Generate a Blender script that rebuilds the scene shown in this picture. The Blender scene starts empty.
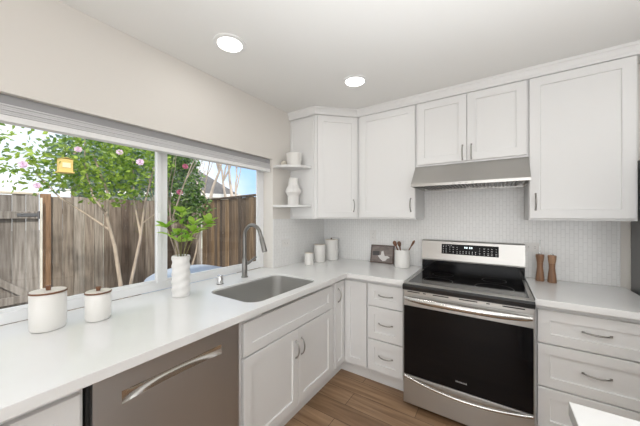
import bpy, bmesh, math, random
from mathutils import Vector, Matrix
random.seed(7)
C = bpy.context.scene.collection
PI = math.pi

# ------------------------------------------------------------------ camera
cam_data = bpy.data.cameras.new('camera')
cam = bpy.data.objects.new('camera', cam_data); C.objects.link(cam)
cam_data.sensor_width = 36.0
cam_data.lens = 264.0 / 640.0 * 36.0
cam_data.shift_y = 2.1 / 640.0
cam_data.clip_start = 0.02; cam_data.clip_end = 300
cam.location = (1.716, -2.665, 1.408)
cam.rotation_euler = (PI / 2, 0, 0.586)
bpy.context.scene.camera = cam

# ------------------------------------------------------------------ world, sun, fill lamps, exposure
sc = bpy.context.scene
sc.view_settings.view_transform = 'Standard'
sc.view_settings.look = 'None'
sc.view_settings.gamma = 1.0
sc.view_settings.use_curve_mapping = False
sc.view_settings.exposure = 0.0
w = bpy.data.worlds.new('sky'); sc.world = w; w.use_nodes = True
nt = w.node_tree; nt.nodes.clear()
tc = nt.nodes.new('ShaderNodeTexCoord')
noi = nt.nodes.new('ShaderNodeTexNoise'); noi.inputs['Scale'].default_value = 3.2; noi.inputs['Detail'].default_value = 5
nt.links.new(tc.outputs['Generated'], noi.inputs['Vector'])
sep = nt.nodes.new('ShaderNodeSeparateXYZ'); nt.links.new(tc.outputs['Generated'], sep.inputs[0])
add = nt.nodes.new('ShaderNodeMath'); add.operation = 'MULTIPLY_ADD'
nt.links.new(sep.outputs['Y'], add.inputs[0]); add.inputs[1].default_value = -0.55
nt.links.new(noi.outputs['Fac'], add.inputs[2])
ramp = nt.nodes.new('ShaderNodeValToRGB')
ramp.color_ramp.elements[0].position = 0.12; ramp.color_ramp.elements[0].color = (0.42, 0.66, 1.0, 1)
ramp.color_ramp.elements[1].position = 0.42; ramp.color_ramp.elements[1].color = (1.0, 1.0, 1.0, 1)
nt.links.new(add.outputs[0], ramp.inputs[0])
bg = nt.nodes.new('ShaderNodeBackground'); bg.inputs['Strength'].default_value = 1.35
nt.links.new(ramp.outputs[0], bg.inputs['Color'])
wo = nt.nodes.new('ShaderNodeOutputWorld'); nt.links.new(bg.outputs[0], wo.inputs[0])

sun_d = bpy.data.lights.new('sun', 'SUN'); sun_d.energy = 4.2; sun_d.angle = math.radians(3); sun_d.color = (1, .93, .82)
sun = bpy.data.objects.new('sun', sun_d); C.objects.link(sun)
sun.rotation_euler = Vector((-.6, .35, -.72)).to_track_quat('-Z', 'Y').to_euler()

def area(name, loc, direction, sx, sy, energy, col=(1, 1, 1)):
    d = bpy.data.lights.new(name, 'AREA'); d.shape = 'RECTANGLE'; d.size = sx; d.size_y = sy; d.energy = energy; d.color = col
    o = bpy.data.objects.new(name, d); C.objects.link(o); o.location = loc
    o.rotation_euler = Vector(direction).to_track_quat('-Z', 'Y').to_euler()
    return o
# added fill lamps behind the rear and right-hand openings, to brighten the room
area('fill_rear', (2.4, -6.72, 1.25), (0, 1, 0.35), 3.4, 2.0, 62, (.98, .99, 1.0))
area('fill_right', (5.2, -3.2, 1.4), (-1, 0, 0.5), 2.5, 1.2, 8, (.98, .99, 1.0))
# added upward lamp in place of a bounced flash, to brighten the ceiling
area('ceiling_fill', (2.55, -2.85, 1.0), (0, 0, 1), 2.9, 2.8, 54, (.945, .975, 1.0)).data.spread = math.radians(110)
DOWNLIGHT_W = .8

# ------------------------------------------------------------------ materials
def mat(name, col, rough=.5, metal=0.0, spec=.5, noise=None, bump=None, emit=None, coat=0):
    m = bpy.data.materials.new(name); m.use_nodes = True
    n = m.node_tree; b = n.nodes['Principled BSDF']
    b.inputs['Base Color'].default_value = (*col, 1); b.inputs['Roughness'].default_value = rough
    b.inputs['Metallic'].default_value = metal; b.inputs['Specular IOR Level'].default_value = spec
    if coat: b.inputs['Coat Weight'].default_value = coat
    if emit:
        b.inputs['Emission Color'].default_value = (*emit[0], 1); b.inputs['Emission Strength'].default_value = emit[1]
    t = None
    if noise or bump:
        t = n.nodes.new('ShaderNodeTexCoord')
    if noise:
        sc_, amt = noise[0], noise[1]
        mp = n.nodes.new('ShaderNodeMapping'); mp.inputs['Scale'].default_value = sc_ if isinstance(sc_, tuple) else (sc_,) * 3
        n.links.new(t.outputs['Object'], mp.inputs['Vector'])
        nn = n.nodes.new('ShaderNodeTexNoise'); nn.inputs['Scale'].default_value = 1; nn.inputs['Detail'].default_value = 5
        n.links.new(mp.outputs[0], nn.inputs['Vector'])
        r = n.nodes.new('ShaderNodeValToRGB')
        r.color_ramp.elements[0].position = .3; r.color_ramp.elements[1].position = .7
        c2 = noise[2] if len(noise) > 2 else tuple(c * (1 - amt) for c in col)
        r.color_ramp.elements[0].color = (*c2, 1); r.color_ramp.elements[1].color = (*col, 1)
        n.links.new(nn.outputs['Fac'], r.inputs[0]); n.links.new(r.outputs[0], b.inputs['Base Color'])
    if bump:
        mp = n.nodes.new('ShaderNodeMapping'); mp.inputs['Scale'].default_value = bump[0] if isinstance(bump[0], tuple) else (bump[0],) * 3
        n.links.new(t.outputs['Object'], mp.inputs['Vector'])
        nn = n.nodes.new('ShaderNodeTexNoise'); nn.inputs['Scale'].default_value = 1; nn.inputs['Detail'].default_value = 3
        n.links.new(mp.outputs[0], nn.inputs['Vector'])
        bp = n.nodes.new('ShaderNodeBump'); bp.inputs['Strength'].default_value = bump[1]; bp.inputs['Distance'].default_value = .002
        n.links.new(nn.outputs['Fac'], bp.inputs['Height']); n.links.new(bp.outputs[0], b.inputs['Normal'])
    return m

def m_brick(name, c1, c2, cm, bw, rh, mortar, rough, vertical, plane, offset=.5, grain=None, bumpd=0):
    """Brick pattern on a flat surface. plane: 'xy' (floor) or 'wall' (x - y, z)."""
    m = bpy.data.materials.new(name); m.use_nodes = True
    n = m.node_tree; b = n.nodes['Principled BSDF']; b.inputs['Roughness'].default_value = rough
    t = n.nodes.new('ShaderNodeTexCoord'); s = n.nodes.new('ShaderNodeSeparateXYZ'); n.links.new(t.outputs['Object'], s.inputs[0])
    cb = n.nodes.new('ShaderNodeCombineXYZ')
    if plane == 'xy':
        n.links.new(s.outputs['X'], cb.inputs[0]); n.links.new(s.outputs['Y'], cb.inputs[1])
    else:
        d = n.nodes.new('ShaderNodeMath'); d.operation = 'SUBTRACT'
        n.links.new(s.outputs['X'], d.inputs[0]); n.links.new(s.outputs['Y'], d.inputs[1])
        a, z = (1, 0) if vertical else (0, 1)
        n.links.new(d.outputs[0], cb.inputs[a]); n.links.new(s.outputs['Z'], cb.inputs[z])
    br = n.nodes.new('ShaderNodeTexBrick'); br.offset = offset
    br.inputs['Color1'].default_value = (*c1, 1); br.inputs['Color2'].default_value = (*c2, 1); br.inputs['Mortar'].default_value = (*cm, 1)
    br.inputs['Scale'].default_value = 1; br.inputs['Brick Width'].default_value = bw; br.inputs['Row Height'].default_value = rh
    br.inputs['Mortar Size'].default_value = mortar; br.inputs['Mortar Smooth'].default_value = .3; br.inputs['Bias'].default_value = 0
    n.links.new(cb.outputs[0], br.inputs['Vector'])
    out = br.outputs['Color']
    if grain:
        mp = n.nodes.new('ShaderNodeMapping'); mp.inputs['Scale'].default_value = grain[0]
        n.links.new(t.outputs['Object'], mp.inputs['Vector'])
        nn = n.nodes.new('ShaderNodeTexNoise'); nn.inputs['Scale'].default_value = 1; nn.inputs['Detail'].default_value = 6; nn.inputs['Distortion'].default_value = .6
        n.links.new(mp.outputs[0], nn.inputs['Vector'])
        r = n.nodes.new('ShaderNodeValToRGB'); r.color_ramp.elements[0].position = .3; r.color_ramp.elements[1].position = .72
        r.color_ramp.elements[0].color = (*grain[1], 1); r.color_ramp.elements[1].color = (1, 1, 1, 1)
        n.links.new(nn.outputs['Fac'], r.inputs[0])
        mx = n.nodes.new('ShaderNodeMix'); mx.data_type = 'RGBA'; mx.blend_type = 'MULTIPLY'; mx.inputs['Factor'].default_value = 1
        n.links.new(out, mx.inputs['A']); n.links.new(r.outputs[0], mx.inputs['B'])
        out = mx.outputs['Result']
    n.links.new(out, b.inputs['Base Color'])
    if bumpd:
        bp = n.nodes.new('ShaderNodeBump'); bp.inputs['Strength'].default_value = .5; bp.inputs['Distance'].default_value = bumpd; bp.invert = True
        n.links.new(br.outputs['Fac'], bp.inputs['Height']); n.links.new(bp.outputs[0], b.inputs['Normal'])
    return m

def m_glass(name):
    m = bpy.data.materials.new(name); m.use_nodes = True
    n = m.node_tree; n.nodes.clear()
    tr = n.nodes.new('ShaderNodeBsdfTransparent'); tr.inputs[0].default_value = (.97, .98, .98, 1)
    gl = n.nodes.new('ShaderNodeBsdfGlossy'); gl.inputs['Roughness'].default_value = .0
    fr = n.nodes.new('ShaderNodeFresnel'); fr.inputs['IOR'].default_value = 1.5
    mx = n.nodes.new('ShaderNodeMixShader'); o = n.nodes.new('ShaderNodeOutputMaterial')
    ge = n.nodes.new('ShaderNodeNewGeometry')
    # the outer face of the pane reflects, its inner face only lets light through
    inv = n.nodes.new('ShaderNodeMath'); inv.operation = 'SUBTRACT'; inv.inputs[0].default_value = 1
    n.links.new(ge.outputs['Backfacing'], inv.inputs[1])
    mul = n.nodes.new('ShaderNodeMath'); mul.operation = 'MULTIPLY'
    n.links.new(fr.outputs[0], mul.inputs[0]); n.links.new(inv.outputs[0], mul.inputs[1])
    n.links.new(mul.outputs[0], mx.inputs[0]); n.links.new(tr.outputs[0], mx.inputs[1]); n.links.new(gl.outputs[0], mx.inputs[2])
    n.links.new(mx.outputs[0], o.inputs[0]); return m

def m_leaf(name, c_dark, c_light, trans=.35, rough=.45):
    m = bpy.data.materials.new(name); m.use_nodes = True
    n = m.node_tree; b = n.nodes['Principled BSDF']; b.inputs['Roughness'].default_value = rough
    g = n.nodes.new('ShaderNodeNewGeometry')
    r = n.nodes.new('ShaderNodeValToRGB'); r.color_ramp.elements[0].color = (*c_dark, 1); r.color_ramp.elements[1].color = (*c_light, 1)
    n.links.new(g.outputs['Random Per Island'], r.inputs[0]); n.links.new(r.outputs[0], b.inputs['Base Color'])
    t = n.nodes.new('ShaderNodeBsdfTranslucent'); n.links.new(r.outputs[0], t.inputs[0])
    mx = n.nodes.new('ShaderNodeMixShader'); mx.inputs[0].default_value = trans
    n.links.new(b.outputs[0], mx.inputs[1]); n.links.new(t.outputs[0], mx.inputs[2])
    n.links.new(mx.outputs[0], n.nodes['Material Output'].inputs[0]); return m

def m_board(name, cols, grain=(34, 34, 2.2)):
    """Weathered timber: a tone per board, grain along its length."""
    m = mat(name, (1, 1, 1), .85)
    n = m.node_tree; b = n.nodes['Principled BSDF']
    oi = n.nodes.new('ShaderNodeObjectInfo'); r = n.nodes.new('ShaderNodeValToRGB')
    r.color_ramp.elements[0].color = (*cols[0], 1); r.color_ramp.elements[1].color = (*cols[-1], 1)
    for i, c in enumerate(cols[1:-1]):
        e = r.color_ramp.elements.new((i + 1) / (len(cols) - 1)); e.color = (*c, 1)
    n.links.new(oi.outputs['Random'], r.inputs[0])
    t = n.nodes.new('ShaderNodeTexCoord'); mp = n.nodes.new('ShaderNodeMapping'); mp.inputs['Scale'].default_value = grain
    n.links.new(t.outputs['Object'], mp.inputs['Vector'])
    va = n.nodes.new('ShaderNodeVectorMath'); va.operation = 'ADD'
    sc_ = n.nodes.new('ShaderNodeMath'); sc_.operation = 'MULTIPLY'; sc_.inputs[1].default_value = 50
    n.links.new(oi.outputs['Random'], sc_.inputs[0]); n.links.new(mp.outputs[0], va.inputs[0]); n.links.new(sc_.outputs[0], va.inputs[1])
    nn = n.nodes.new('ShaderNodeTexNoise'); nn.inputs['Scale'].default_value = 1; nn.inputs['Detail'].default_value = 6
    n.links.new(va.outputs[0], nn.inputs['Vector'])
    r2 = n.nodes.new('ShaderNodeValToRGB'); r2.color_ramp.elements[0].position = .3; r2.color_ramp.elements[1].position = .65
    r2.color_ramp.elements[0].color = (.42, .39, .36, 1); r2.color_ramp.elements[1].color = (1, 1, 1, 1)
    n.links.new(nn.outputs['Fac'], r2.inputs[0])
    mx = n.nodes.new('ShaderNodeMix'); mx.data_type = 'RGBA'; mx.blend_type = 'MULTIPLY'; mx.inputs['Factor'].default_value = 1
    n.links.new(r.outputs[0], mx.inputs['A']); n.links.new(r2.outputs[0], mx.inputs['B'])
    n.links.new(mx.outputs['Result'], b.inputs['Base Color']); return m

def m_brushed(name, col, rough, aniso, metal=1.0):
    m = mat(name, col, rough, metal, bump=((3, 3, 240), .05))
    n = m.node_tree; b = n.nodes['Principled BSDF']
    b.inputs['Anisotropic'].default_value = aniso; b.inputs['Anisotropic Rotation'].default_value = .25
    t = n.nodes.new('ShaderNodeTangent'); t.direction_type = 'RADIAL'; t.axis = 'Z'; n.links.new(t.outputs[0], b.inputs['Tangent'])
    return m
M = {}
M['wall'] = mat('wall_paint', (.775, .745, .70), .6)
M['ceiling'] = mat('ceiling_paint', (.84, .835, .815), .7)
M['cab'] = mat('cabinet_white', (.80, .80, .795), .38)
M['trimw'] = mat('trim_white', (.82, .82, .81), .35)
M['vinyl'] = mat('window_vinyl', (.88, .89, .90), .3)
M['quartz'] = mat('white_quartz', (.86, .86, .855), .16, noise=(3.0, .05))
M['tile'] = m_brick('backsplash_tile', (.88, .88, .87), (.85, .85, .84), (.78, .78, .77), .062, .024, .0022, .25, True, 'wall', bumpd=.001)
M['floor'] = m_brick('oak_planks', (.33, .205, .115), (.46, .30, .18), (.15, .09, .05), 1.25, .155, .0022, .42, False, 'xy', .37,
                     grain=((2.2, 26, 1), (.55, .5, .46)))
M['steel'] = m_brushed('stainless_steel', (.53, .52, .50), .36, .6)
M['steel_h'] = mat('brushed_handle_steel', (.72, .71, .69), .22, 1.0)
M['steel_d'] = m_brushed('dishwasher_steel', (.56, .55, .545), .42, .7)
M['baffle'] = mat('filter_steel', (.22, .21, .20), .35, 1.0)
M['nickel'] = mat('brushed_nickel', (.40, .39, .37), .3, 1.0)
M['chrome'] = mat('chrome', (.7, .7, .7), .12, 1.0)
M['faucet'] = mat('faucet_steel', (.25, .245, .235), .3, 1.0)
M['sink'] = mat('sink_steel', (.62, .615, .60), .42, 1.0, bump=((120, 4, 4), .05))
M['blackglass'] = mat('black_glass', (.004, .004, .005), .06, 0, .28)
M['black'] = mat('black_enamel', (.012, .012, .013), .25)
M['gap'] = mat('dark_rubber', (.02, .02, .02), .7)
M['ceramic'] = mat('white_ceramic', (.80, .79, .76), .35)
M['ceramic_m'] = mat('matte_white_ceramic', (.80, .79, .77), .55)
M['lidwood'] = mat('pale_lid', (.80, .74, .66), .4, noise=((8, 60, 8), .12))
M['walnut'] = mat('walnut_wood', (.20, .085, .04), .4, noise=((30, 30, 6), .4))
M['acacia'] = mat('acacia_wood', (.34, .185, .105), .4, noise=((50, 50, 7), .45))
M['plate'] = mat('outlet_plastic', (.80, .79, .77), .35)
M['light'] = mat('lamp_diffuser', (1, 1, 1), .5, emit=((1, .97, .92), 6))
M['blind'] = mat('shade_fabric', (.62, .62, .625), .7)
M['headrail'] = mat('headrail_grey', (.36, .36, .37), .6)
M['blind2'] = mat('shade_rail', (.86, .86, .855), .5)
M['glass'] = m_glass('window_glass')
M['fridge'] = mat('fridge_grey_steel', (.20, .20, .205), .38, .6)
M['ink'] = mat('panel_marks', (.75, .75, .75), .5)
M['leafA'] = m_leaf('tree_leaf', (.08, .20, .015), (.46, .62, .10), .45)
M['leafB'] = m_leaf('bush_leaf', (.03, .10, .02), (.24, .38, .09), .35)
M['leafC'] = m_leaf('evergreen_leaf', (.10, .20, .14), (.34, .46, .34), .3)
M['leafV'] = m_leaf('cutting_leaf', (.20, .42, .03), (.52, .74, .13), .4, .35)
M['bark'] = mat('pale_bark', (.50, .41, .33), .8, noise=((25, 25, 6), .45))
M['barkw'] = mat('bare_bark', (.62, .53, .46), .8, noise=(6, .3))
M['stem'] = mat('green_stem', (.16, .15, .05), .5)
M['pink'] = mat('pink_petal', (.76, .58, .74), .6)
M['rose'] = mat('deep_pink_petal', (.40, .10, .18), .6)
M['fenceA'] = m_board('grey_fence_wood', [(.22, .165, .125), (.38, .32, .27), (.15, .105, .08), (.30, .245, .20), (.43, .38, .335), (.20, .155, .12)])
M['fenceB'] = m_board('brown_fence_wood', [(.12, .09, .075), (.29, .20, .13), (.16, .125, .105), (.38, .26, .155), (.18, .135, .105)])
M['gatewood'] = m_board('gate_wood', [(.22, .195, .18), (.40, .37, .35), (.28, .255, .24)])
M['post'] = mat('cedar_post', (.36, .21, .12), .8, noise=((40, 40, 3), .4))
M['caplit'] = mat('lit_cap_wood', (.66, .58, .48), .8, noise=((4, 30, 30), .2))  # lit look of the gate cap put into a paler colour
M['ground'] = mat('patio_concrete', (.42, .40, .37), .9, noise=(3, .3))
M['tarp'] = mat('pale_blue_vinyl', (.50, .58, .72), .35, noise=(4, .2, (.36, .42, .56)))
M['roof'] = mat('grey_shingles', (.16, .155, .16), .9, noise=(9, .3))
M['house'] = mat('house_paint', (.62, .66, .58), .8)
M['yellow'] = mat('yellow_wood', (.85, .62, .22), .6, noise=((5, 5, 30), .2))

# ------------------------------------------------------------------ mesh helpers
def new_bm(): return bmesh.new()
def box(bm, x0, x1, y0, y1, z0, z1, bev=0.0, seg=2):
    r = bmesh.ops.create_cube(bm, size=1, matrix=Matrix.Translation(((x0 + x1) / 2, (y0 + y1) / 2, (z0 + z1) / 2)) @ Matrix.Diagonal((x1 - x0, y1 - y0, z1 - z0, 1)))
    if bev:
        es = list({e for v in r['verts'] for e in v.link_edges})
        bmesh.ops.bevel(bm, geom=es, offset=bev, segments=seg, affect='EDGES', profile=.6)
def loft(bm, rings, cap0=True, cap1=True, closed=True):
    R = [[bm.verts.new(p) for p in r] for r in rings]
    n = len(R[0])
    for a, b in zip(R, R[1:]):
        for i in range(n if closed else n - 1):
            j = (i + 1) % n
            bm.faces.new((a[i], a[j], b[j], b[i]))
    if cap0: bm.faces.new(list(reversed(R[0])))
    if cap1: bm.faces.new(R[-1])
    return R
def lathe(bm, prof, cx=0, cy=0, n=40, cap0=True, cap1=True, fn=None):
    rings = []
    for r, z in prof:
        ring = []
        for i in range(n):
            a = 2 * PI * i / n
            rr = r if fn is None else fn(r, z, a)
            ring.append((cx + rr * math.cos(a), cy + rr * math.sin(a), z))
        rings.append(ring)
    loft(bm, rings, cap0, cap1)
def tube(bm, pts, rad, n=12, flat=1.0, up=(0, 0, 1)):
    """Tube along a polyline; rad a number or a list; flat squeezes it along `up`."""
    pts = [Vector(p) for p in pts]
    rad = rad if isinstance(rad, (list, tuple)) else [rad] * len(pts)
    rings = []; ref = Vector(up); prev = None
    for i, p in enumerate(pts):
        t = (pts[min(i + 1, len(pts) - 1)] - pts[max(i - 1, 0)]).normalized()
        if prev is None:
            a = ref - t * ref.dot(t)
            if a.length < .05: a = Vector((1, 0, 0)) - t * t.x
            if a.length < .05: a = Vector((0, 1, 0)) - t * t.y
        else:
            a = prev - t * prev.dot(t)
        a.normalize(); prev = a; b = t.cross(a)
        rings.append([p + a * (math.cos(2 * PI * k / n) * rad[i] * flat) + b * (math.sin(2 * PI * k / n) * rad[i]) for k in range(n)])
    loft(bm, rings)
def rrect(x0, x1, y0, y1, r, n=8):
    out = []
    for cx, cy, a0 in ((x1 - r, y1 - r, 0), (x0 + r, y1 - r, PI / 2), (x0 + r, y0 + r, PI), (x1 - r, y0 + r, 1.5 * PI)):
        for i in range(n + 1):
            a = a0 + PI / 2 * i / n
            out.append((cx + r * math.cos(a), cy + r * math.sin(a)))
    return out
def prism(bm, poly, z0, z1):
    loft(bm, [[(x, y, z0) for x, y in poly], [(x, y, z1) for x, y in poly]])
def xprism(bm, prof, x0, x1):
    """Profile in (y, z), swept along x."""
    loft(bm, [[(x0, y, z) for y, z in prof], [(x1, y, z) for y, z in prof]])
def shaker(bm, x0, x1, z0, z1, yb=0.0, t=.02, stile=.057, rec=.009):
    """A frame-and-panel front, its back at y = yb, facing -y."""
    yf = yb - t; c = .0016
    def ring(d, y): return [(x0 + d, y, z0 + d), (x1 - d, y, z0 + d), (x1 - d, y, z1 - d), (x0 + d, y, z1 - d)]
    loft(bm, [ring(0, yb), ring(0, yf + c), ring(c, yf), ring(stile, yf), ring(stile + .003, yf + rec)])
def obj(name, bm, m, parent=None, smooth=False, world=False):
    bmesh.ops.recalc_face_normals(bm, faces=bm.faces[:])
    me = bpy.data.meshes.new(name); bm.to_mesh(me); bm.free()
    me.materials.append(m if not isinstance(m, str) else M[m])
    return link(name, me, parent, smooth)
def link(name, me, parent=None, smooth=False):
    if smooth:
        me.polygons.foreach_set('use_smooth', [True] * len(me.polygons))
        me.update()
        try: me.set_sharp_from_angle(angle=math.radians(smooth if smooth is not True else 40))
        except Exception: pass
    o = bpy.data.objects.new(name, me); C.objects.link(o)
    if parent: o.parent = parent
    return o
def slab_mesh(name, loops, z0, z1, bev, m):
    """Flat slab from outlines (first outer, then holes) with eased edges."""
    cu = bpy.data.curves.new('outline', 'CURVE'); cu.dimensions = '2D'; cu.fill_mode = 'BOTH'
    for lp in loops:
        s = cu.splines.new('POLY'); s.points.add(len(lp) - 1)
        for p, q in zip(s.points, lp): p.co = (q[0], q[1], 0, 1)
        s.use_cyclic_u = True
    cu.extrude = (z1 - z0) / 2 - bev; cu.bevel_depth = bev; cu.bevel_resolution = 1; cu.offset = -bev
    t = bpy.data.objects.new('outline', cu); C.objects.link(t)
    bpy.context.view_layer.update()
    dg = bpy.context.evaluated_depsgraph_get()
    me = bpy.data.meshes.new_from_object(t.evaluated_get(dg))
    bpy.data.objects.remove(t); bpy.data.curves.remove(cu)
    me.name = name
    for v in me.vertices: v.co.z += (z0 + z1) / 2
    me.polygons.foreach_set('use_smooth', [False] * len(me.polygons))
    me.materials.clear(); me.materials.append(M[m])
    return me
def tag(o, label, cat, group=None, kind=None):
    o['label'] = label; o['category'] = cat
    if group: o['group'] = group
    if kind: o['kind'] = kind
    return o
def thing(name, label, cat, loc=(0, 0, 0), rz=0, group=None):
    o = bpy.data.objects.new(name, None); C.objects.link(o); o.empty_display_size = .1
    o.location = loc; o.rotation_euler = (0, 0, rz)
    return tag(o, label, cat, group)
def struct(name, bm, m, parent=None, smooth=False):
    o = obj(name, bm, m, parent, smooth)
    if parent is None: o['kind'] = 'structure'
    return o

# ------------------------------------------------------------------ the setting
H = 2.42; RX = 5.0; RY = -6.5
WY0, WY1, WZ1 = -2.77, -0.872, 1.925           # window opening over the sink
bm = new_bm(); box(bm, -.16, RX + .12, RY - .12, .12, -.12, 0); struct('floor', bm, 'floor')
bm = new_bm(); box(bm, -.16, RX + .12, RY - .12, .12, H, H + .12); struct('ceiling', bm, 'ceiling')
bm = new_bm()
box(bm, -.16, 0, RY, WY0, 0, H); box(bm, -.16, 0, WY1, 0, 0, H)
box(bm, -.16, 0, WY0, WY1, 0, .876); box(bm, -.16, 0, WY0, WY1, WZ1, H)
struct('wall_left', bm, 'wall')
bm = new_bm(); box(bm, -.16, RX, 0, .12, 0, H); struct('wall_back', bm, 'wall')
bm = new_bm(); box(bm, RX, RX + .12, RY, -4.5, 0, H); box(bm, RX, RX + .12, -1.9, .12, 0, H)
box(bm, RX, RX + .12, -4.5, -1.9, 0, .8); box(bm, RX, RX + .12, -4.5, -1.9, 2.1, H); struct('wall_right', bm, 'wall')
bm = new_bm()
for a, b in ((-4.5, -4.44), (-3.23, -3.17), (-1.96, -1.9)): box(bm, RX + .04, RX + .09, a, b, .8, 2.1)
for a, b in ((-4.44, -3.23), (-3.17, -1.96)):
    box(bm, RX + .04, RX + .09, a, b, .8, .86); box(bm, RX + .04, RX + .09, a, b, 2.04, 2.1)
struct('added_window_right', bm, 'vinyl')  # unseen window, added for the lamp that helps brighten the ceiling
bm = new_bm()
box(bm, -.16, .6, RY - .12, RY, 0, H); box(bm, 4.2, RX, RY - .12, RY, 0, H)
box(bm, .6, 4.2, RY - .12, RY, 2.25, H); box(bm, .6, 4.2, RY - .12, RY, 0, .25)
struct('wall_rear', bm, 'wall')
# unseen window frame at the far end, added to go with the rear lamp
bm = new_bm()
for a, b in ((.6, .67), (2.36, 2.44), (4.13, 4.2)): box(bm, a, b, RY - .09, RY - .04, .25, 2.25)
box(bm, .67, 2.36, RY - .09, RY - .04, .25, .32); box(bm, 2.44, 4.13, RY - .09, RY - .04, .25, .32)
box(bm, .67, 2.36, RY - .09, RY - .04, 2.18, 2.25); box(bm, 2.44, 4.13, RY - .09, RY - .04, 2.18, 2.25)
rearw = struct('added_window_rear', bm, 'vinyl')
# kitchen window: vinyl slider in two panes
win = bpy.data.objects.new('window_1', None); C.objects.link(win); win['kind'] = 'structure'
WX0, WX1 = -.158, -.118
bm = new_bm()
box(bm, WX0, WX1, WY0, WY0 + .06, .917, WZ1, .003); box(bm, WX0, WX1, WY1 - .058, WY1, .917, WZ1, .003)
box(bm, WX0, WX1, WY0 + .06, WY1 - .058, .917, .968, .003); box(bm, WX0, WX1, WY0 + .06, WY1 - .058, WZ1 - .05, WZ1, .003)
obj('window_frame', bm, 'vinyl', win)
bm = new_bm()      # fixed meeting stile and sliding sash stile
box(bm, -.150, -.122, -1.800, -1.752, .968, WZ1 - .05, .003)
box(bm, -.146, -.112, -1.822, -1.796, .968, WZ1 - .05, .003)
obj('mullion', bm, 'vinyl', win)
bm = new_bm()
box(bm, -.140, -.124, WY0 + .06, -1.822, .968, .985, .002); box(bm, -.140, -.124, -1.752, WY1 - .058, .968, .982, .002)
box(bm, -.140, -.124, WY1 - .074, WY1 - .058, .982, WZ1 - .05, .002)
obj('sash_rail', bm, 'vinyl', win)
for a, b in ((WY0 + .06, -1.822), (-1.752, WY1 - .074)):
    bm = new_bm(); box(bm, -.136, -.131, a, b, .985, WZ1 - .05); obj('glass_pane', bm, 'glass', win)
bm = new_bm(); box(bm, -.112, -.098, -1.816, -1.800, 1.30, 1.42, .004); obj('sash_latch', bm, 'vinyl', win)
# tiled backsplash
bm = new_bm(); box(bm, .0085, 2.427, -.008, -.0005, .9155, 1.3715)
box(bm, 1.152, 1.908, -.008, -.0005, 1.3715, 1.64)
struct('backsplash_back', bm, 'tile')
bm = new_bm(); box(bm, .0005, .008, WY1 + .002, -.0005, .9155, 1.3715); struct('backsplash_left', bm, 'tile')
bm = new_bm(); box(bm, 2.4275, 2.434, -.011, -.0005, .9155, 1.37, .001); struct('trim_2', bm, 'trimw')
# crown moulding along the wall cabinets
def offset_path(path, d):
    out = []
    for i, p in enumerate(path):
        ns = []
        for a, b in ((i - 1, i), (i, i + 1)):
            if 0 <= a and b < len(path):
                t = (Vector(path[b]) - Vector(path[a])).normalized(); ns.append(Vector((t.y, -t.x)))
        n = sum(ns, Vector((0, 0))).normalized(); k = d / max(.3, n.dot(ns[0]))
        out.append((p[0] + n.x * k, p[1] + n.y * k))
    return out
cp = [(.001, -.622), (.307, -.622), (.599, -.330), (2.50, -.330)]
prof = [(0, 2.350), (.020, 2.350), (.024, 2.358), (.024, 2.372), (.036, 2.398), (.042, 2.402), (.042, 2.4195), (0, 2.4195)]
bm = new_bm()
rows = [[(x, y, z) for x, y in offset_path(cp, d)] for d, z in prof]
cols = [list(r) for r in zip(*rows)]
loft(bm, cols)
struct('trim_1', bm, 'cab')

# ------------------------------------------------------------------ outdoor ground
bm = new_bm(); box(bm, -40, -.17, -25, 40, -.45, -.25); struct('ground', bm, 'ground')

# ------------------------------------------------------------------ cabinet builders (local: x along the front, y = 0 carcass front, -y outward)
def arch_handle(parent, x, z, L=.11, vert=True, yb=-.02, out=.028, r=.0045):
    bm = new_bm(); pts = []
    for i in range(13):
        t = i / 12; s = (t - .5) * L
        y = yb - .001 - out * (math.sin(PI * t) ** .55)
        pts.append((x, y, z + s) if vert else (x + s, y, z))
    rad = [r * (1.25 if i in (0, 12) else 1.0) * (.85 + .3 * math.sin(PI * i / 12)) for i in range(13)]
    tube(bm, pts, rad, 8, up=(0, 1, 0))
    for e in (-.5, .5):
        p = (x, yb, z + e * L) if vert else (x + e * L, yb, z)
        box(bm, p[0] - .006, p[0] + .006, yb - .004, yb - .0004, p[2] - .006, p[2] + .006, .001)
    return obj('handle', bm, 'nickel', parent, smooth=50)
def front(parent, name, x0, x1, z0, z1, handle=None, stile=.057, rec=.009):
    """A door or drawer front as a part; handle = ('v' or 'h', x, z)."""
    bm = new_bm(); shaker(bm, x0, x1, z0, z1, -.0005, .02, stile, rec)
    d = obj(name, bm, 'cab', parent)
    if handle:
        arch_handle(d, handle[1], handle[2], vert=handle[0] == 'v', yb=-.0205)
    return d

# ---- base cabinets along the window wall (rotated so that the front faces +x)
FX = .597
def wbase(name, label, y0, y1, cat='cabinet'):
    return thing(name, label, cat, (FX, y0, 0), PI / 2)
def toe(parent, w, depth, d=.057):
    bm = new_bm(); box(bm, .001, w - .001, d, d + .016, 0, .1095); obj('toe_kick', bm, 'cab', parent)

# end cabinet
W = .475
t = wbase('base_cabinet', 'white base cabinet at the near end of the sink counter, beside the dishwasher', -2.852, -2.377)
bm = new_bm(); box(bm, 0, W, 0, .59, .11, .8755); obj('body', bm, 'cab', t); toe(t, W, .59)
front(t, 'drawer', .015, W - .010, .66, .838, ('h', W / 2, .755)); front(t, 'door', .015, W - .010, .135, .65, ('v', .05, .58))
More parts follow.
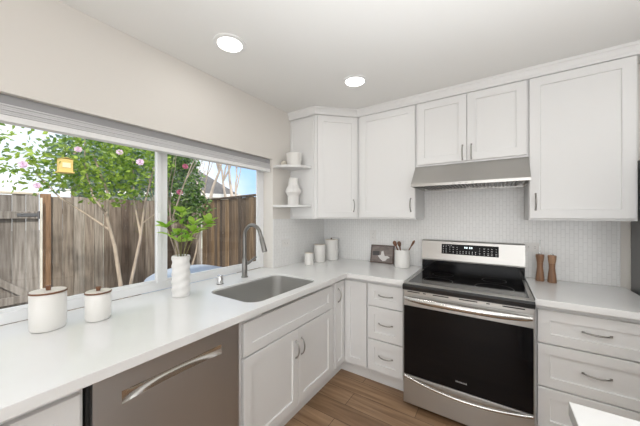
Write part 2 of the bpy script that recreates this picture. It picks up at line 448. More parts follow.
# dishwasher
t = thing('dishwasher', 'stainless steel dishwasher set under the white counter', 'dishwasher', (FX, -2.370, 0), PI / 2)
bm = new_bm(); box(bm, .001, .605, 0, .57, .1, .872); obj('tub', bm, 'gap', t)
PX0, PX1, PZ0, PZ1, NP = .093, .499, .744, .789, 24
def pocket(q, r):      # point of the scooped handle: q along it, r from top to bottom
    e = abs(2 * q - 1); zb = PZ0 + .007 * (1 - e * e)
    return (PX0 + q * (PX1 - PX0), -.0258 + .024 * (1 - e ** 3) * math.sin(PI * r) ** .7, PZ1 + (zb - PZ1) * r)
rim = [pocket(i / NP, 0) for i in range(NP + 1)] + [pocket(1 - i / NP, 1) for i in range(NP + 1)]
me = slab_mesh('door', [[(.012, .115), (.602, .115), (.602, .868), (.012, .868)], [(x, z) for x, y, z in rim]], .0005, .026, .0008, 'steel_d')
me.transform(Matrix.Rotation(PI / 2, 4, 'X')); dd = link('door', me, t)
bm = new_bm(); G = [[bm.verts.new(pocket(i / NP, k / 10)) for k in range(11)] for i in range(NP + 1)]
for a, b in zip(G, G[1:]):
    for k in range(10): bm.faces.new((a[k], a[k + 1], b[k + 1], b[k]))
obj('handle_pocket', bm, 'steel_h', dd, smooth=60)
bm = new_bm(); box(bm, .005, .6, .045, .06, 0, .0995); obj('toe_panel', bm, 'gap', t)
# sink base
Y0, Y1 = -1.7615, -.8005; W = Y1 - Y0
t = wbase('sink_base_cabinet', 'white two-door base cabinet under the sink', Y0, Y1)
bm = new_bm()
box(bm, 0, .018, .02, .59, .11, .8755); box(bm, W - .018, W, .02, .59, .11, .8755)
box(bm, .018, W - .018, .02, .59, .11, .128); box(bm, .018, W - .018, .574, .59, .128, .8755)
box(bm, 0, .05, 0, .02, .11, .8755); box(bm, W - .05, W, 0, .02, .11, .8755)
box(bm, .05, W - .05, 0, .02, .83, .8755); box(bm, .05, W - .05, 0, .02, .63, .67); box(bm, .05, W - .05, 0, .02, .11, .15)
obj('body', bm, 'cab', t); toe(t, W, .59)
front(t, 'false_drawer_front', .029, W - .028, .657, .836)
mid = -1.269 - Y0
front(t, 'door', .029, mid - .0015, .135, .648, ('v', mid - .030, .52))
front(t, 'door', mid + .0015, W - .028, .135, .648, ('v', mid + .030, .52))
# corner cabinet
t = thing('corner_base_cabinet', 'white corner base cabinet with two narrow doors meeting at an inside angle', 'cabinet', (0, 0, 0))
bm = new_bm(); prism(bm, [(.0015, -.80), (.597, -.80), (.597, -.597), (.8245, -.597), (.8245, -.0095), (.0015, -.0095)], .11, .8755)
obj('body', bm, 'cab', t)
bm = new_bm(); prism(bm, [(.524, -.80), (.540, -.80), (.540, -.540), (.8245, -.540), (.8245, -.524), (.524, -.524)], 0, .1095); obj('toe_kick', bm, 'cab', t)
bm = new_bm(); shaker(bm, .619, .820, .135, .842, -.5975, .02, .052, .009); obj('door', bm, 'cab', t)
bm = new_bm(); shaker(bm, -.778, -.6195, .135, .842, -.5975, .02, .045, .009)
bm.transform(Matrix.Rotation(PI / 2, 4, 'Z'))
d = obj('door', bm, 'cab', t)
hd = arch_handle(d, -.735, .735, yb=-.618); hd.data.transform(Matrix.Rotation(PI / 2, 4, 'Z'))
# drawers next to the range
t = thing('drawer_base_cabinet', 'narrow white base cabinet with three drawers between corner and range', 'cabinet', (.826, -.597, 0))
W = .3185
bm = new_bm(); box(bm, 0, W, 0, .587, .11, .8755); obj('body', bm, 'cab', t); toe(t, W, .587)
for z0, z1 in ((.666, .843), (.394, .658), (.135, .386)):
    front(t, 'drawer', .008, .298, z0, z1, ('h', .160, (z0 + z1) / 2 + .004))
# drawers beyond the range
t = thing('drawer_base_cabinet', 'wide white three-drawer base cabinet under the pepper mills', 'cabinet', (1.9125, -.597, 0))
W = .535
bm = new_bm(); box(bm, 0, W, 0, .587, .11, .8755); obj('body', bm, 'cab', t); toe(t, W, .587)
for z0, z1 in ((.648, .843), (.390, .640), (.135, .382)):
    front(t, 'drawer', .016, .520, z0, z1, ('h', .268, (z0 + z1) / 2 + .008))

# ------------------------------------------------------------------ wall cabinets
ZB, ZT = 1.372, 2.3495
t = thing('corner_wall_cabinet', 'white corner wall cabinet with one door set on the diagonal', 'cabinet', (0, 0, ZB))
bm = new_bm(); prism(bm, [(.0015, -.62), (.307, -.62), (.609, -.318), (.609, -.0015), (.0015, -.0015)], 0, ZT - ZB); obj('body', bm, 'cab', t)
bm = new_bm(); shaker(bm, .020, .285, .010, .970, -.6205, .006, .012, .004); obj('end_panel', bm, 'cab', t)
bm = new_bm(); shaker(bm, .018, .409, .014, .974, -.0005, .02, .057, .009)
Md = Matrix.Translation((.307, -.62, 0)) @ Matrix.Rotation(PI / 4, 4, 'Z')
bm.transform(Md); d = obj('door', bm, 'cab', t)
hd = arch_handle(d, .368, .126, yb=-.0205); hd.data.transform(Md)
def wcab(name, label, x0, x1, z0, doors):
    t = thing(name, label, 'cabinet', (x0, -.330, z0))
    bm = new_bm(); box(bm, 0, x1 - x0, 0, .3215, 0, ZT - z0); obj('body', bm, 'cab', t)
    for a, b, hx, hz in doors:
        front(t, 'door', a - x0, b - x0, .014, 2.345 - z0, ('v', hx - x0, hz - z0))
    return t
wcab('wall_cabinet', 'white single-door wall cabinet next to the range hood, above the crock', .611, 1.1505, ZB, [(.640, 1.147, 1.113, 1.494)])
wcab('wall_cabinet', 'short white double-door wall cabinet above the range hood', 1.1515, 1.9085, 1.815, [(1.166, 1.532, 1.504, 1.893), (1.536, 1.897, 1.564, 1.893)])
wcab('wall_cabinet', 'large white single-door wall cabinet above the pepper mills', 1.9095, 2.416, ZB, [(1.913, 2.406, 1.946, 1.499)])

# ------------------------------------------------------------------ countertops
hole = rrect(.165, .600, -1.655, -1.000, .085, 8)
outer = [(.666, -2.86), (.666, -.666), (1.1455, -.666), (1.1455, -.0085), (.0085, -.0085), (.0085, WY1 + .0015), (-.001, WY1 - .001), (-.117, WY1 - .001), (-.117, WY0 + .001), (.001, WY0 + .001), (.001, -2.86)]
me = slab_mesh('countertop', [outer, hole], .877, .915, .0025, 'quartz')
tag(link('countertop', me), 'white quartz counter running from the window around the corner to the range', 'countertop')
me = slab_mesh('countertop', [[(1.9125, -.0115), (1.9125, -.666), (2.455, -.666), (2.455, -.0115)]], .877, .915, .0025, 'quartz')
tag(link('countertop', me), 'white quartz counter between the range and the refrigerator', 'countertop')
t = thing('kitchen_island', 'corner of the white kitchen island nearest the viewer', 'island', (2.4, -2.4, 0))
me = slab_mesh('countertop', [[(-.522, .682), (-.522, -.9), (.9, -.9), (.9, .715)]], .877, .915, .0025, 'quartz')
link('countertop', me, t)
bm = new_bm(); box(bm, -.485, .85, -.85, .645, .10, .8765); obj('body', bm, 'cab', t)
bm = new_bm(); box(bm, -.42, .80, -.80, .585, 0, .0995); obj('toe_kick', bm, 'cab', t)

# ------------------------------------------------------------------ sink, faucet, air gap
t = thing('sink', 'undermount stainless steel single-bowl sink', 'sink', (.3825, -1.3275, .67))
hx, hy = .2175, .3275
def rr(d, z, r): return [(x, y, z) for x, y in rrect(-hx - d, hx + d, -hy - d, hy + d, r, 8)]
bm = new_bm()
loft(bm, [rr(.010, .203, .095), rr(.010, .2065, .095), rr(-.0006, .2065, .0844), rr(-.0006, .231, .0844), rr(-.003, .231, .083), rr(-.004, .19, .082), rr(-.008, .045, .08), rr(-.014, .022, .075), rr(-.03, .008, .06), rr(-.06, .003, .04)], cap0=False)
loft(bm, [rr(.010, .203, .095), rr(-.001, .19, .084), rr(-.004, .03, .08), rr(-.03, .001, .06)], cap0=False)
obj('basin', bm, 'sink', t, smooth=50)
bm = new_bm(); lathe(bm, [(.045, .0033), (.045, .006), (.034, .006), (.03, .0036)], 0, .02, 32); obj('drain', bm, 'chrome', t, smooth=40)
t = thing('faucet', 'brushed steel gooseneck pull-down faucet behind the sink', 'faucet', (.053, -1.245, .915))
bm = new_bm(); lathe(bm, [(.027, 0), (.027, .006), (.0215, .010), (.020, .135), (.0165, .145), (.0145, .15)], n=28); obj('body', bm, 'faucet', t, smooth=40)
pts = [(0, 0, .145), (0, 0, .25), (0, 0, .318)]
for i in range(1, 17):
    a = PI - (PI - math.radians(20)) * i / 16
    pts.append((.09 + .09 * math.cos(a), 0, .325 + .09 * math.sin(a)))
dx, dz = math.sin(math.radians(20)), -math.cos(math.radians(20))
e = pts[-1]; pts.append((e[0] + dx * .03, 0, e[2] + dz * .03))
bm = new_bm(); tube(bm, pts, .0135, 16, up=(0, 1, 0)); obj('spout', bm, 'faucet', t, smooth=60)
e = pts[-1]
bm = new_bm(); tube(bm, [(e[0] + dx * s, 0, e[2] + dz * s) for s in (-.002, .008, .012, .08, .115, .118)], [.014, .0145, .017, .0185, .019, .016], 20, up=(0, 1, 0)); obj('spray_head', bm, 'faucet', t, smooth=40)
bm = new_bm(); tube(bm, [(0, .018, .105), (0, .034, .105)], .012, 14); tube(bm, [(0, .030, .105), (.006, .05, .114), (.016, .105, .148)], [.0115, .0105, .009], 12); obj('lever_handle', bm, 'faucet', t, smooth=50)
t = thing('air_gap_cap', 'small chrome cylinder on the counter beside the faucet', 'air gap', (.073, -1.485, .915))
bm = new_bm(); lathe(bm, [(.022, 0), (.022, .058), (.020, .062), (.0, .0621)], n=28, cap1=False); obj('cap', bm, 'chrome', t, smooth=40)
bm = new_bm(); lathe(bm, [(.0245, 0.0002), (.0245, .004), (.0222, .005)], n=28, cap0=False, cap1=False); obj('collar', bm, 'faucet', t, smooth=40)

# ------------------------------------------------------------------ range
t = thing('range', 'freestanding stainless steel electric range with black glass oven door', 'range', (1.148, 0, 0))
RW = .762
bm = new_bm(); box(bm, .002, RW - .002, -.66, -.012, .03, .862); 
for x in (.05, RW - .05):
    for y in (-.61, -.08): lathe(bm, [(.018, 0), (.018, .03)], x, y, 14)
obj('body', bm, 'black', t)
bm = new_bm()      # cooktop surround: black bullnose front, then a steel rim
xprism(bm, [(-.66, .8625), (-.708, .8625), (-.717, .870), (-.718, .893), (-.712, .902), (-.700, .904), (-.66, .904)], .001, RW - .001)
obj('front_edge', bm, 'black', t)
bm = new_bm()
box(bm, .001, RW - .001, -.6995, -.640, .9042, .907, .001); box(bm, .001, .022, -.6398, -.10, .8625, .907, .001); box(bm, RW - .022, RW - .001, -.6398, -.10, .8625, .907, .001)
obj('cooktop_rim', bm, 'steel', t)
bm = new_bm(); box(bm, .0222, RW - .0222, -.6398, -.10, .8625, .906); ct = obj('cooktop_glass', bm, 'blackglass', t)
burner = mat('burner_grey', (.022, .022, .022), .3)
for x, y, r in ((.20, -.48, .105), (.56, -.48, .115), (.20, -.24, .08), (.56, -.24, .08)):
    bm = new_bm(); lathe(bm, [(r, .90615), (r - .003, .90615)], x, y, 48, False, False); obj('burner_ring', bm, burner, ct)
# backguard
bm = new_bm(); xprism(bm, [(-.0985, .8625), (-.0985, 1.0), (-.012, 1.0), (-.012, .8625)], .004, RW - .004); obj('backguard_base', bm, 'blackglass', t)
bm = new_bm(); xprism(bm, [(-.104, 1.0005), (-.106, 1.012), (-.086, 1.172), (-.078, 1.18), (-.012, 1.18), (-.012, 1.0005)], .001, RW - .001); bg_ = obj('backguard', bm, 'steel', t)
def on_panel(z): return -.106 + (z - 1.012) * (.02 / .16)
bm = new_bm()
xprism(bm, [(on_panel(1.066) - .0015, 1.066), (on_panel(1.152) - .0015, 1.152), (on_panel(1.152) + .004, 1.152), (on_panel(1.066) + .004, 1.066)], .168, .592)
obj('control_panel', bm, mat('panel_black', (.008, .008, .009), .35, 0, .15), bg_)
def mark(x, z, w_, h_, m='ink', nm='panel_mark'):
    y = on_panel(z) - .0022
    bm = new_bm(); box(bm, x - w_ / 2, x + w_ / 2, y, y + .0004, z - h_ / 2, z + h_ / 2); obj(nm, bm, m, bg_)
for x in (.185, .205, .225, .245): mark(x, 1.14, .010, .002)
for x in (.183, .205, .235, .262, .292, .460, .492, .520, .545, .575):
    for z in (1.127, 1.108, 1.090, 1.078):
        if random.random() < .8: mark(x, z, random.choice((.008, .012, .006)), .0035)
for i in range(6):
    for z in (1.094, 1.08): mark(.315 + i * .023, z, .005, .006)
glow = mat('display_glow', (.8, .9, .9), .4, emit=((.8, .95, 1), 1.2))
for x in (.352, .366, .388, .402): mark(x, 1.127, .009, .016, glow, 'clock_digit')
# vent strip, oven door, drawer
bm = new_bm(); box(bm, .003, RW - .003, -.698, -.6605, .828, .8615, .002); vs = obj('vent_strip', bm, 'steel', t)
bm = new_bm()
bm.free()
for x, w_ in ((.075, .085), (.150, .018), (.255, .10), (.42, .105), (.53, .018), (.66, .11)):
    bm = new_bm(); box(bm, x - w_ / 2, x + w_ / 2, -.6992, -.6982, .847, .854); obj('vent_slot', bm, 'gap', vs)
bm = new_bm(); box(bm, .003, RW - .003, -.698, -.6605, .244, .826, .003); od = obj('oven_door', bm, 'steel', t)
bm = new_bm(); box(bm, .008, RW - .008, -.7035, -.6985, .248, .748, .0015); obj('oven_window', bm, 'blackglass', od)
bm = new_bm(); pts = []; n_ = 28
for i in range(n_ + 1):
    q = i / n_; e = abs(2 * q - 1)
    pts.append((.018 + q * (RW - .036), -.7005 - .052 * (1 - e ** 3.0) - .004, .803))
tube(bm, pts, [.021 * (.72 + .28 * (1 - abs(2 * i / n_ - 1) ** 6)) for i in range(n_ + 1)], 16, flat=1.0, up=(0, 0, 1))
for v in bm.verts: v.co.y = -.7 + (v.co.y + .7) * .80 if v.co.y < -.7 else v.co.y
obj('handle', bm, 'steel_h', od, smooth=50)
fc = bpy.data.curves.new('badge', 'FONT'); fc.body = 'FRIGIDAIRE'; fc.size = .0125; fc.align_x = 'CENTER'; fc.extrude = .0003; fc.space_character = 1.05
fo = bpy.data.objects.new('badge', fc); C.objects.link(fo); bpy.context.view_layer.update()
me = bpy.data.meshes.new_from_object(fo.evaluated_get(bpy.context.evaluated_depsgraph_get())); bpy.data.objects.remove(fo)
me.transform(Matrix.Translation((.381, -.7040, .300)) @ Matrix.Rotation(PI / 2, 4, 'X')); me.materials.clear(); me.materials.append(M['ink'])
link('maker_lettering', me, od)
bm = new_bm(); box(bm, .003, RW - .003, -.700, -.6605, .035, .241, .003); sd = obj('storage_drawer', bm, 'steel', t)
bm = new_bm(); pts = []
for i in range(n_ + 1):
    q = i / n_; e = abs(2 * q - 1)
    pts.append((.012 + q * (RW - .024), -.7015 - .036 * (1 - e ** 2.2), .232 - .026 * (1 - e ** 2.0)))
tube(bm, pts, .0095, 12); obj('handle', bm, 'steel_h', sd, smooth=50)

# ------------------------------------------------------------------ range hood
t = thing('range_hood', 'stainless steel under-cabinet range hood above the range', 'hood', (1.1515, 0, 1.628))
HW = .757
bm = new_bm()
xprism(bm, [(-.010, .1865), (-.336, .1865), (-.356, .174), (-.490, .034), (-.497, .026), (-.497, .006), (-.490, .006), (-.490, .03), (-.010, .03)], 0, HW)
box(bm, 0, .006, -.488, -.010, .006, .032); box(bm, HW - .006, HW, -.488, -.010, .006, .032); box(bm, .0062, HW - .0062, -.018, -.010, .006, .029)
obj('canopy', bm, 'steel', t)
for a, b in ((.03, .372), (.385, .727)):
    bm = new_bm(); box(bm, a, b, -.44, -.05, .020, .0295)
    f = obj('filter', bm, 'black', t)
    bm = new_bm(); n_s = 12
    for i in range(n_s):
        x = a + .012 + (b - a - .024) * (i + .5) / n_s
        box(bm, x - .009, x + .004, -.43, -.06, .012, .0199)
    obj('baffle', bm, 'baffle', f)
for i in range(4):
    bm = new_bm(); box(bm, .30 + i * .04, .318 + i * .04, -.4995, -.4973, .010, .020); obj('button', bm, 'nickel', t)

# ------------------------------------------------------------------ refrigerator
t = thing('refrigerator', 'tall grey refrigerator at the end of the counter', 'refrigerator', (2.935, -.40, 0))
bm = new_bm(); box(bm, -.455, .455, -.33, .385, .03, 1.76, .004); obj('body', bm, 'fridge', t)
bm = new_bm(); box(bm, -.455, .455, -.345, -.332, .05, 1.765); obj('gasket', bm, 'gap', t)
for a, b in ((-.455, -.002), (.002, .455)):
    bm = new_bm(); box(bm, a, b, -.42, -.346, .72, 1.785, .008); d = obj('door', bm, 'steel', t)
    x = -.03 if a < -.1 else .03
    bm = new_bm(); tube(bm, [(x, -.4205, .85), (x, -.46, .87), (x, -.46, 1.55), (x, -.4205, 1.57)], .011, 10); obj('handle', bm, 'steel_h', d, smooth=50)
bm = new_bm(); box(bm, -.455, .455, -.42, -.346, .06, .712, .008); d = obj('freezer_drawer', bm, 'steel', t)
bm = new_bm(); tube(bm, [(-.36, -.4205, .62), (-.34, -.46, .62), (.34, -.46, .62), (.36, -.4205, .62)], .011, 10); obj('handle', bm, 'steel_h', d, smooth=50)
bm = new_bm(); box(bm, -.44, .44, -.32, .37, 0, .0299); obj('base', bm, 'gap', t)

# ------------------------------------------------------------------ ceiling lights
def downlight(x, y, label, group=None, r=.072):
    t = thing('ceiling_light', label, 'ceiling light', (x, y, H), 0, group)
    bm = new_bm(); lathe(bm, [(r + .022, -.0002), (r + .020, -.005), (r, -.008), (r - .002, -.006)], n=40, cap0=False, cap1=False); obj('trim_ring', bm, 'trimw', t, smooth=40)
    bm = new_bm(); lathe(bm, [(r - .002, -.0055), (r * .6, -.0062), (.001, -.0065)], n=40, cap0=False); obj('diffuser', bm, 'light', t, smooth=60)
    d = bpy.data.lights.new('lamp', 'AREA'); d.shape = 'DISK'; d.size = 2 * r; d.energy = DOWNLIGHT_W; d.color = (1, .97, .93)
    o = bpy.data.objects.new('lamp', d); C.objects.link(o); o.parent = t; o.location = (0, 0, -.012)
downlight(.41, -1.66, 'round recessed ceiling light near the window wall above the sink run')
downlight(.833, -.859, 'round recessed ceiling light nearest the corner wall cabinet')
for x, y in ((2.4, -1.9), (1.0, -3.4), (2.8, -3.4), (1.0, -5.0), (2.8, -5.0), (4.2, -2.6)):  # unseen lights, added as fill for the room
    downlight(x, y, 'unseen recessed ceiling light added as fill further back in the room', 'unseen fill ceiling lights')

# ------------------------------------------------------------------ window shade
t = thing('window_shade', 'grey stacked shade raised to the top of the kitchen window', 'shade', (0, 0, 0))
ya, yb_ = WY0 + .006, WY1 - .004
bm = new_bm(); box(bm, -.075, -.030, ya, yb_, 1.885, WZ1 - .001, .003); obj('headrail', bm, 'headrail', t)
bm = new_bm()
for i in range(5):
    z = 1.8835 - i * .0095
    box(bm, -.072 + .002 * (i % 2), -.022 - .003 * (i % 2), ya + .004, yb_ - .004, z - .0088, z, .002)
obj('stacked_folds', bm, 'blind', t)
bm = new_bm(); box(bm, -.076, -.020, ya + .002, yb_ - .002, 1.808, 1.8355, .004); obj('bottom_rail', bm, 'blind2', t)

# ------------------------------------------------------------------ wall outlets
def outlet(loc, rz, label, horizontal=False):
    t = thing('wall_outlet', label, 'outlet', loc, rz)
    w_, h_ = (.0575, .035) if horizontal else (.035, .0575)
    bm = new_bm(); box(bm, -w_, w_, -.006, -.0005, -h_, h_, .002); p = obj('cover_plate', bm, 'plate', t)
    for s in (-1, 1):
        ox, oz = (s * .02, 0) if horizontal else (0, s * .02)
        bm = new_bm(); a, b = (.013, .016) if horizontal else (.016, .013)
        box(bm, ox - a, ox + a, -.0075, -.0062, oz - b, oz + b, .001); k = obj('socket', bm, 'plate', t)
        for e in (-.006, .006):
            bm = new_bm(); dx_, dz_ = (0, e) if horizontal else (e, 0); a, b = (.004, .001) if horizontal else (.001, .004)
            box(bm, ox + dx_ - a, ox + dx_ + a, -.0079, -.0076, oz + dz_ - b, oz + dz_ + b); obj('slot', bm, 'gap', k)
outlet((.632, -.008, 1.187), 0, 'white outlet plate on the tile above the picture frame')
outlet((.008, -.70, 1.135), PI / 2, 'white outlet plate on the tile beside the window', True)
outlet((1.955, -.008, 1.155), 0, 'white outlet plate on the tile behind the pepper mills', True)

# ------------------------------------------------------------------ corner shelves and what stands on them
def corner_shelf(z, label):
    t = thing('corner_shelf', label, 'shelf', (0, -.6275, z), 0, 'open corner shelves')
    R, n = .262, 18
    poly = [(.001, 0)] + [(.001 + R * math.cos(-PI / 2 * (1 - i / n)), -.30 * R / R * math.sin(PI / 2 * (1 - i / n)) * .80) for i in range(n + 1)]
    bm = new_bm(); prism(bm, [(x, y) for x, y in poly], -.020, 0); obj('board', bm, 'cab', t)
    return t
corner_shelf(1.868, 'upper white quarter-round corner shelf holding a bowl')
corner_shelf(1.502, 'lower white quarter-round corner shelf holding a stepped vase')
t = thing('bowl', 'white round bowl on the upper corner shelf', 'bowl', (.135, -.725, 1.868))
bm = new_bm(); lathe(bm, [(.045, 0), (.062, .006), (.072, .05), (.074, .118), (.071, .119), (.069, .05), (.055, .012), (.0, .008)], n=36, cap1=False); obj('bowl_body', bm, 'ceramic', t, smooth=40)
t = thing('ornament', 'small round beige ornament beside the bowl on the shelf', 'ornament', (.045, -.765, 1.868))
bm = new_bm(); lathe(bm, [(.016, 0), (.027, .012), (.031, .027), (.026, .043), (.012, .053), (.006, .058)], n=24); obj('ornament_body', bm, mat('beige_stone', (.62, .58, .50), .6), t, smooth=50)
t = thing('vase', 'white faceted vase with wide middle on the lower corner shelf', 'vase', (.125, -.725, 1.502))
bm = new_bm(); lathe(bm, [(.052, 0), (.053, .085), (.074, .120), (.074, .142), (.050, .185), (.040, .255), (.036, .256), (.036, .21), (.0, .21)], n=12, cap1=False); obj('vase_body', bm, 'ceramic_m', t)

# ------------------------------------------------------------------ canisters by the window
def canister(x, y, R, h, label, group):
    t = thing('canister', label, 'canister', (x, y, .915), 0, group)
    bm = new_bm(); lathe(bm, [(R - .014, 0), (R - .005, .003), (R, .014), (R, h - .004), (R - .003, h), (R - .008, h), (R - .01, h - .02)], n=48, cap1=False); obj('jar', bm, 'ceramic', t, smooth=40)
    bm = new_bm(); lathe(bm, [(R - .012, h - .012), (R - .012, h + .0005), (R + .002, h + .0008), (R + .002, h + .006), (R - .001, h + .0075)], n=48); ld = obj('lid', bm, 'walnut', t, smooth=30)
    bm = new_bm(); lathe(bm, [(R - .001, h + .0077), (R - .002, h + .0095), (.001, h + .0096)], n=48, cap0=False); obj('lid_top', bm, 'lidwood', ld, smooth=30)
    bm = new_bm(); lathe(bm, [(.008, h + .0097), (.008, h + .014), (.0105, h + .026), (.0085, h + .029)], n=20); obj('knob', bm, 'walnut', ld, smooth=40)
canister(.098, -2.362, .059, .158, 'larger white canister with dark lid knob by the window', 'canisters by the window')
canister(.150, -2.204, .049, .126, 'smaller white canister with dark lid knob by the window', 'canisters by the window')
# ------------------------------------------------------------------ canisters in the corner
def pot(x, y, R, h, label, knob):
    t = thing('canister', label, 'canister', (x, y, .915), 0, 'white canisters in the corner')
    bm = new_bm(); lathe(bm, [(R - .006, 0), (R, .006), (R, h - .006), (R - .001, h - .0045)], n=40); obj('jar', bm, 'ceramic', t, smooth=40)
    bm = new_bm(); lathe(bm, [(R + .001, h - .0043), (R + .001, h), (R - .001, h + .001)], n=40); ld = obj('lid', bm, 'lidwood', t, smooth=30)
    if knob:
        bm = new_bm(); lathe(bm, [(.006, h + .0012), (.008, h + .012), (.006, h + .016)], n=18); obj('knob', bm, 'walnut', ld, smooth=40)
pot(.172, -.535, .044, .118, 'small white canister, lowest of the three in the counter corner', False)
pot(.172, -.345, .060, .185, 'medium white canister between the two others in the corner', False)
pot(.205, -.160, .072, .225, 'tall white canister with a knob, tallest of the three in the corner', True)

# ------------------------------------------------------------------ spiral vase with a leafy cutting
VX, VY = .115, -1.79
t = thing('vase', 'white spiral-ribbed cylinder vase on the counter by the window', 'vase', (VX, VY, .915))
bm = new_bm()
def twist(r, z, a):
    if z < .006 or z > .2435: return r
    return r + .0052 * (math.sin(a - z * 66) ** 2 - .5)
prof = [(.045, 0)] + [(.0495, .006 + .238 * i / 44) for i in range(45)] + [(.046, .247), (.042, .245), (.040, .15), (.0, .14)]
lathe(bm, prof, n=64, cap1=False, fn=twist); obj('vase_body', bm, 'ceramic_m', t, smooth=60)
t = thing('leafy_cutting', 'fresh green leafy branches standing in the white spiral vase', 'plant', (VX, VY, 1.055))
rv = Vector((.833, .553, 0)); dv = Vector((-.553, .833, 0))
stems = [((-.105, .03), .272), ((.012, -.01), .365), ((.150, .02), .295), ((.090, -.04), .250), ((-.045, .05), .225), ((.06, .03), .29)]
leaves = new_bm()
def leaf(bm, base, direction, L, Wd, droop=.25, n=4):
    d = Vector(direction).normalized(); s = d.cross(Vector((0, 0, 1)))
    if s.length < .05: s = Vector((1, 0, 0))
    s.normalize(); u = s.cross(d).normalized()
    tw = random.uniform(-.5, .5); s, u = s * math.cos(tw) + u * math.sin(tw), u * math.cos(tw) - s * math.sin(tw)
    prev = None
    for i in range(n + 1):
        q = i / n; wd = Wd * (math.sin(PI * min(1, q * .93 + .04)) ** .8) * (.5 if i == 0 else 1)
        c_ = Vector(base) + d * (L * q) - Vector((0, 0, 1)) * (droop * L * q * q)
        row = [bm.verts.new(c_ - s * wd + u * wd * .35), bm.verts.new(c_), bm.verts.new(c_ + s * wd + u * wd * .35)]
        if prev:
            for k in (0, 1): bm.faces.new((prev[k], prev[k + 1], row[k + 1], row[k]))
        prev = row
for (ax, ay), hz in stems:
    end = rv * ax + dv * ay + Vector((0, 0, hz))
    b0 = rv * (ax * .12) + dv * (ay * .12)
    pts = []
    for i in range(9):
        q = i / 8; p = b0 * (1 - q) + (rv * ax + dv * ay) * (q ** 1.8) * 1.0; p = p + Vector((0, 0, .002 + hz * (1 - (1 - q) ** 1.2)))
        pts.append(p)
    bm = new_bm(); tube(bm, pts, [.0035 - .0018 * i / 8 for i in range(9)], 7); obj('stem', bm, 'stem', t, smooth=60)
    for k in range(9):
        a = k * 2.4 + random.random(); q = 1 if k < 5 else random.uniform(.70, .93)
        base = pts[int(round(8 * q))]
        up_ = random.uniform(.5, 1.5) if k < 5 else random.uniform(.2, .8)
        dr = Vector((math.cos(a), math.sin(a), up_)) + (rv * ax + dv * ay) * 4
        leaf(leaves, base, dr, random.uniform(.060, .090), random.uniform(.017, .023), random.uniform(.0, .22), 5)
obj('foliage', leaves, 'leafV', t, smooth=60)

# ------------------------------------------------------------------ picture frame, crock with utensils, pepper mills
t = thing('picture_frame', 'dark-framed photograph leaning against the tile backsplash', 'picture frame', (.745, -.062, .915))
tilt = Matrix.Rotation(math.radians(-12), 4, 'X')
fw, fh = .122, .185
bm = new_bm()
box(bm, -fw, fw, -.008, .008, 0, .010); box(bm, -fw, fw, -.008, .008, fh - .010, fh); box(bm, -fw, -fw + .010, -.008, .008, .010, fh - .010); box(bm, fw - .010, fw, -.008, .008, .010, fh - .010)
bm.transform(tilt); obj('frame', bm, mat('dark_frame', (.10, .065, .05), .45), t)
bm = new_bm(); box(bm, -fw + .010, fw - .010, -.004, .004, .010, fh - .010); bm.transform(tilt)
pm = mat('photo_print', (.30, .25, .23), .4, noise=((14, 14, 30), .5))
pr_ = obj('photograph', bm, pm, t)
bm = new_bm()
def blob(pts_): 
    loft(bm, [[(x, -.0042, z) for x, z in pts_], [(x, -.0048, z) for x, z in pts_]])
blob([(-.02, .045), (.012, .022), (.04, .028), (.055, .05), (.085, .06), (.06, .078), (.03, .075), (.02, .10), (.012, .128), (-.008, .12), (-.012, .085), (-.045, .075)])
bm.transform(tilt); obj('pale_figure', bm, mat('print_white', (.74, .72, .70), .4), pr_)
bm = new_bm(); blob([(-.10, .075), (-.028, .078), (-.028, .122), (-.10, .118)]); bm.transform(tilt); obj('dark_patch', bm, mat('print_dark', (.07, .065, .065), .4), pr_)
t = thing('utensil_crock', 'white round utensil crock on the counter beside the range', 'crock', (.982, -.150, .915))
bm = new_bm(); lathe(bm, [(.064, 0), (.069, .004), (.0695, .163), (.067, .166), (.064, .163), (.063, .02), (.0, .012)], n=44, cap1=False); obj('crock_body', bm, 'ceramic', t, smooth=40)
def utensil(label, bx, by, tx, ty, hgt, head):
    t = thing('wooden_spoon' if head == 'spoon' else 'wooden_utensil', label, 'utensil', (.982, -.150, .929))
    bm = new_bm(); tube(bm, [(bx, by, .0), ((bx + tx) / 2, (by + ty) / 2, hgt / 2), (tx, ty, hgt)], [.005, .006, .007 if head == 'spoon' else .005], 10)
    obj('shaft', bm, 'walnut', t, smooth=50)
    bm = new_bm(); d = Vector((tx - bx, ty - by, hgt)).normalized()
    if head == 'spoon':
        tube(bm, [Vector((tx, ty, hgt)) + d * s for s in (-.004, .012, .03, .045, .052)], [.007, .016, .019, .014, .004], 14, flat=.45, up=(.55, -.83, 0))
    else:
        tube(bm, [Vector((tx, ty, hgt)) + d * s for s in (-.004, .015, .04, .06)], [.005, .009, .011, .006], 12, flat=.5, up=(.55, -.83, 0))
    obj('head', bm, 'walnut', t, smooth=50)
utensil('dark wooden spoon with a broad head leaning in the white crock', .02, .01, -.055, -.015, .185, 'spoon')
utensil('short wooden spoon with a rounded head in the white crock', .0, .03, -.030, .02, .178, 'spoon')
utensil('slim dark wooden utensil leaning toward the range in the white crock', -.02, -.01, .080, .015, .19, 'slim')
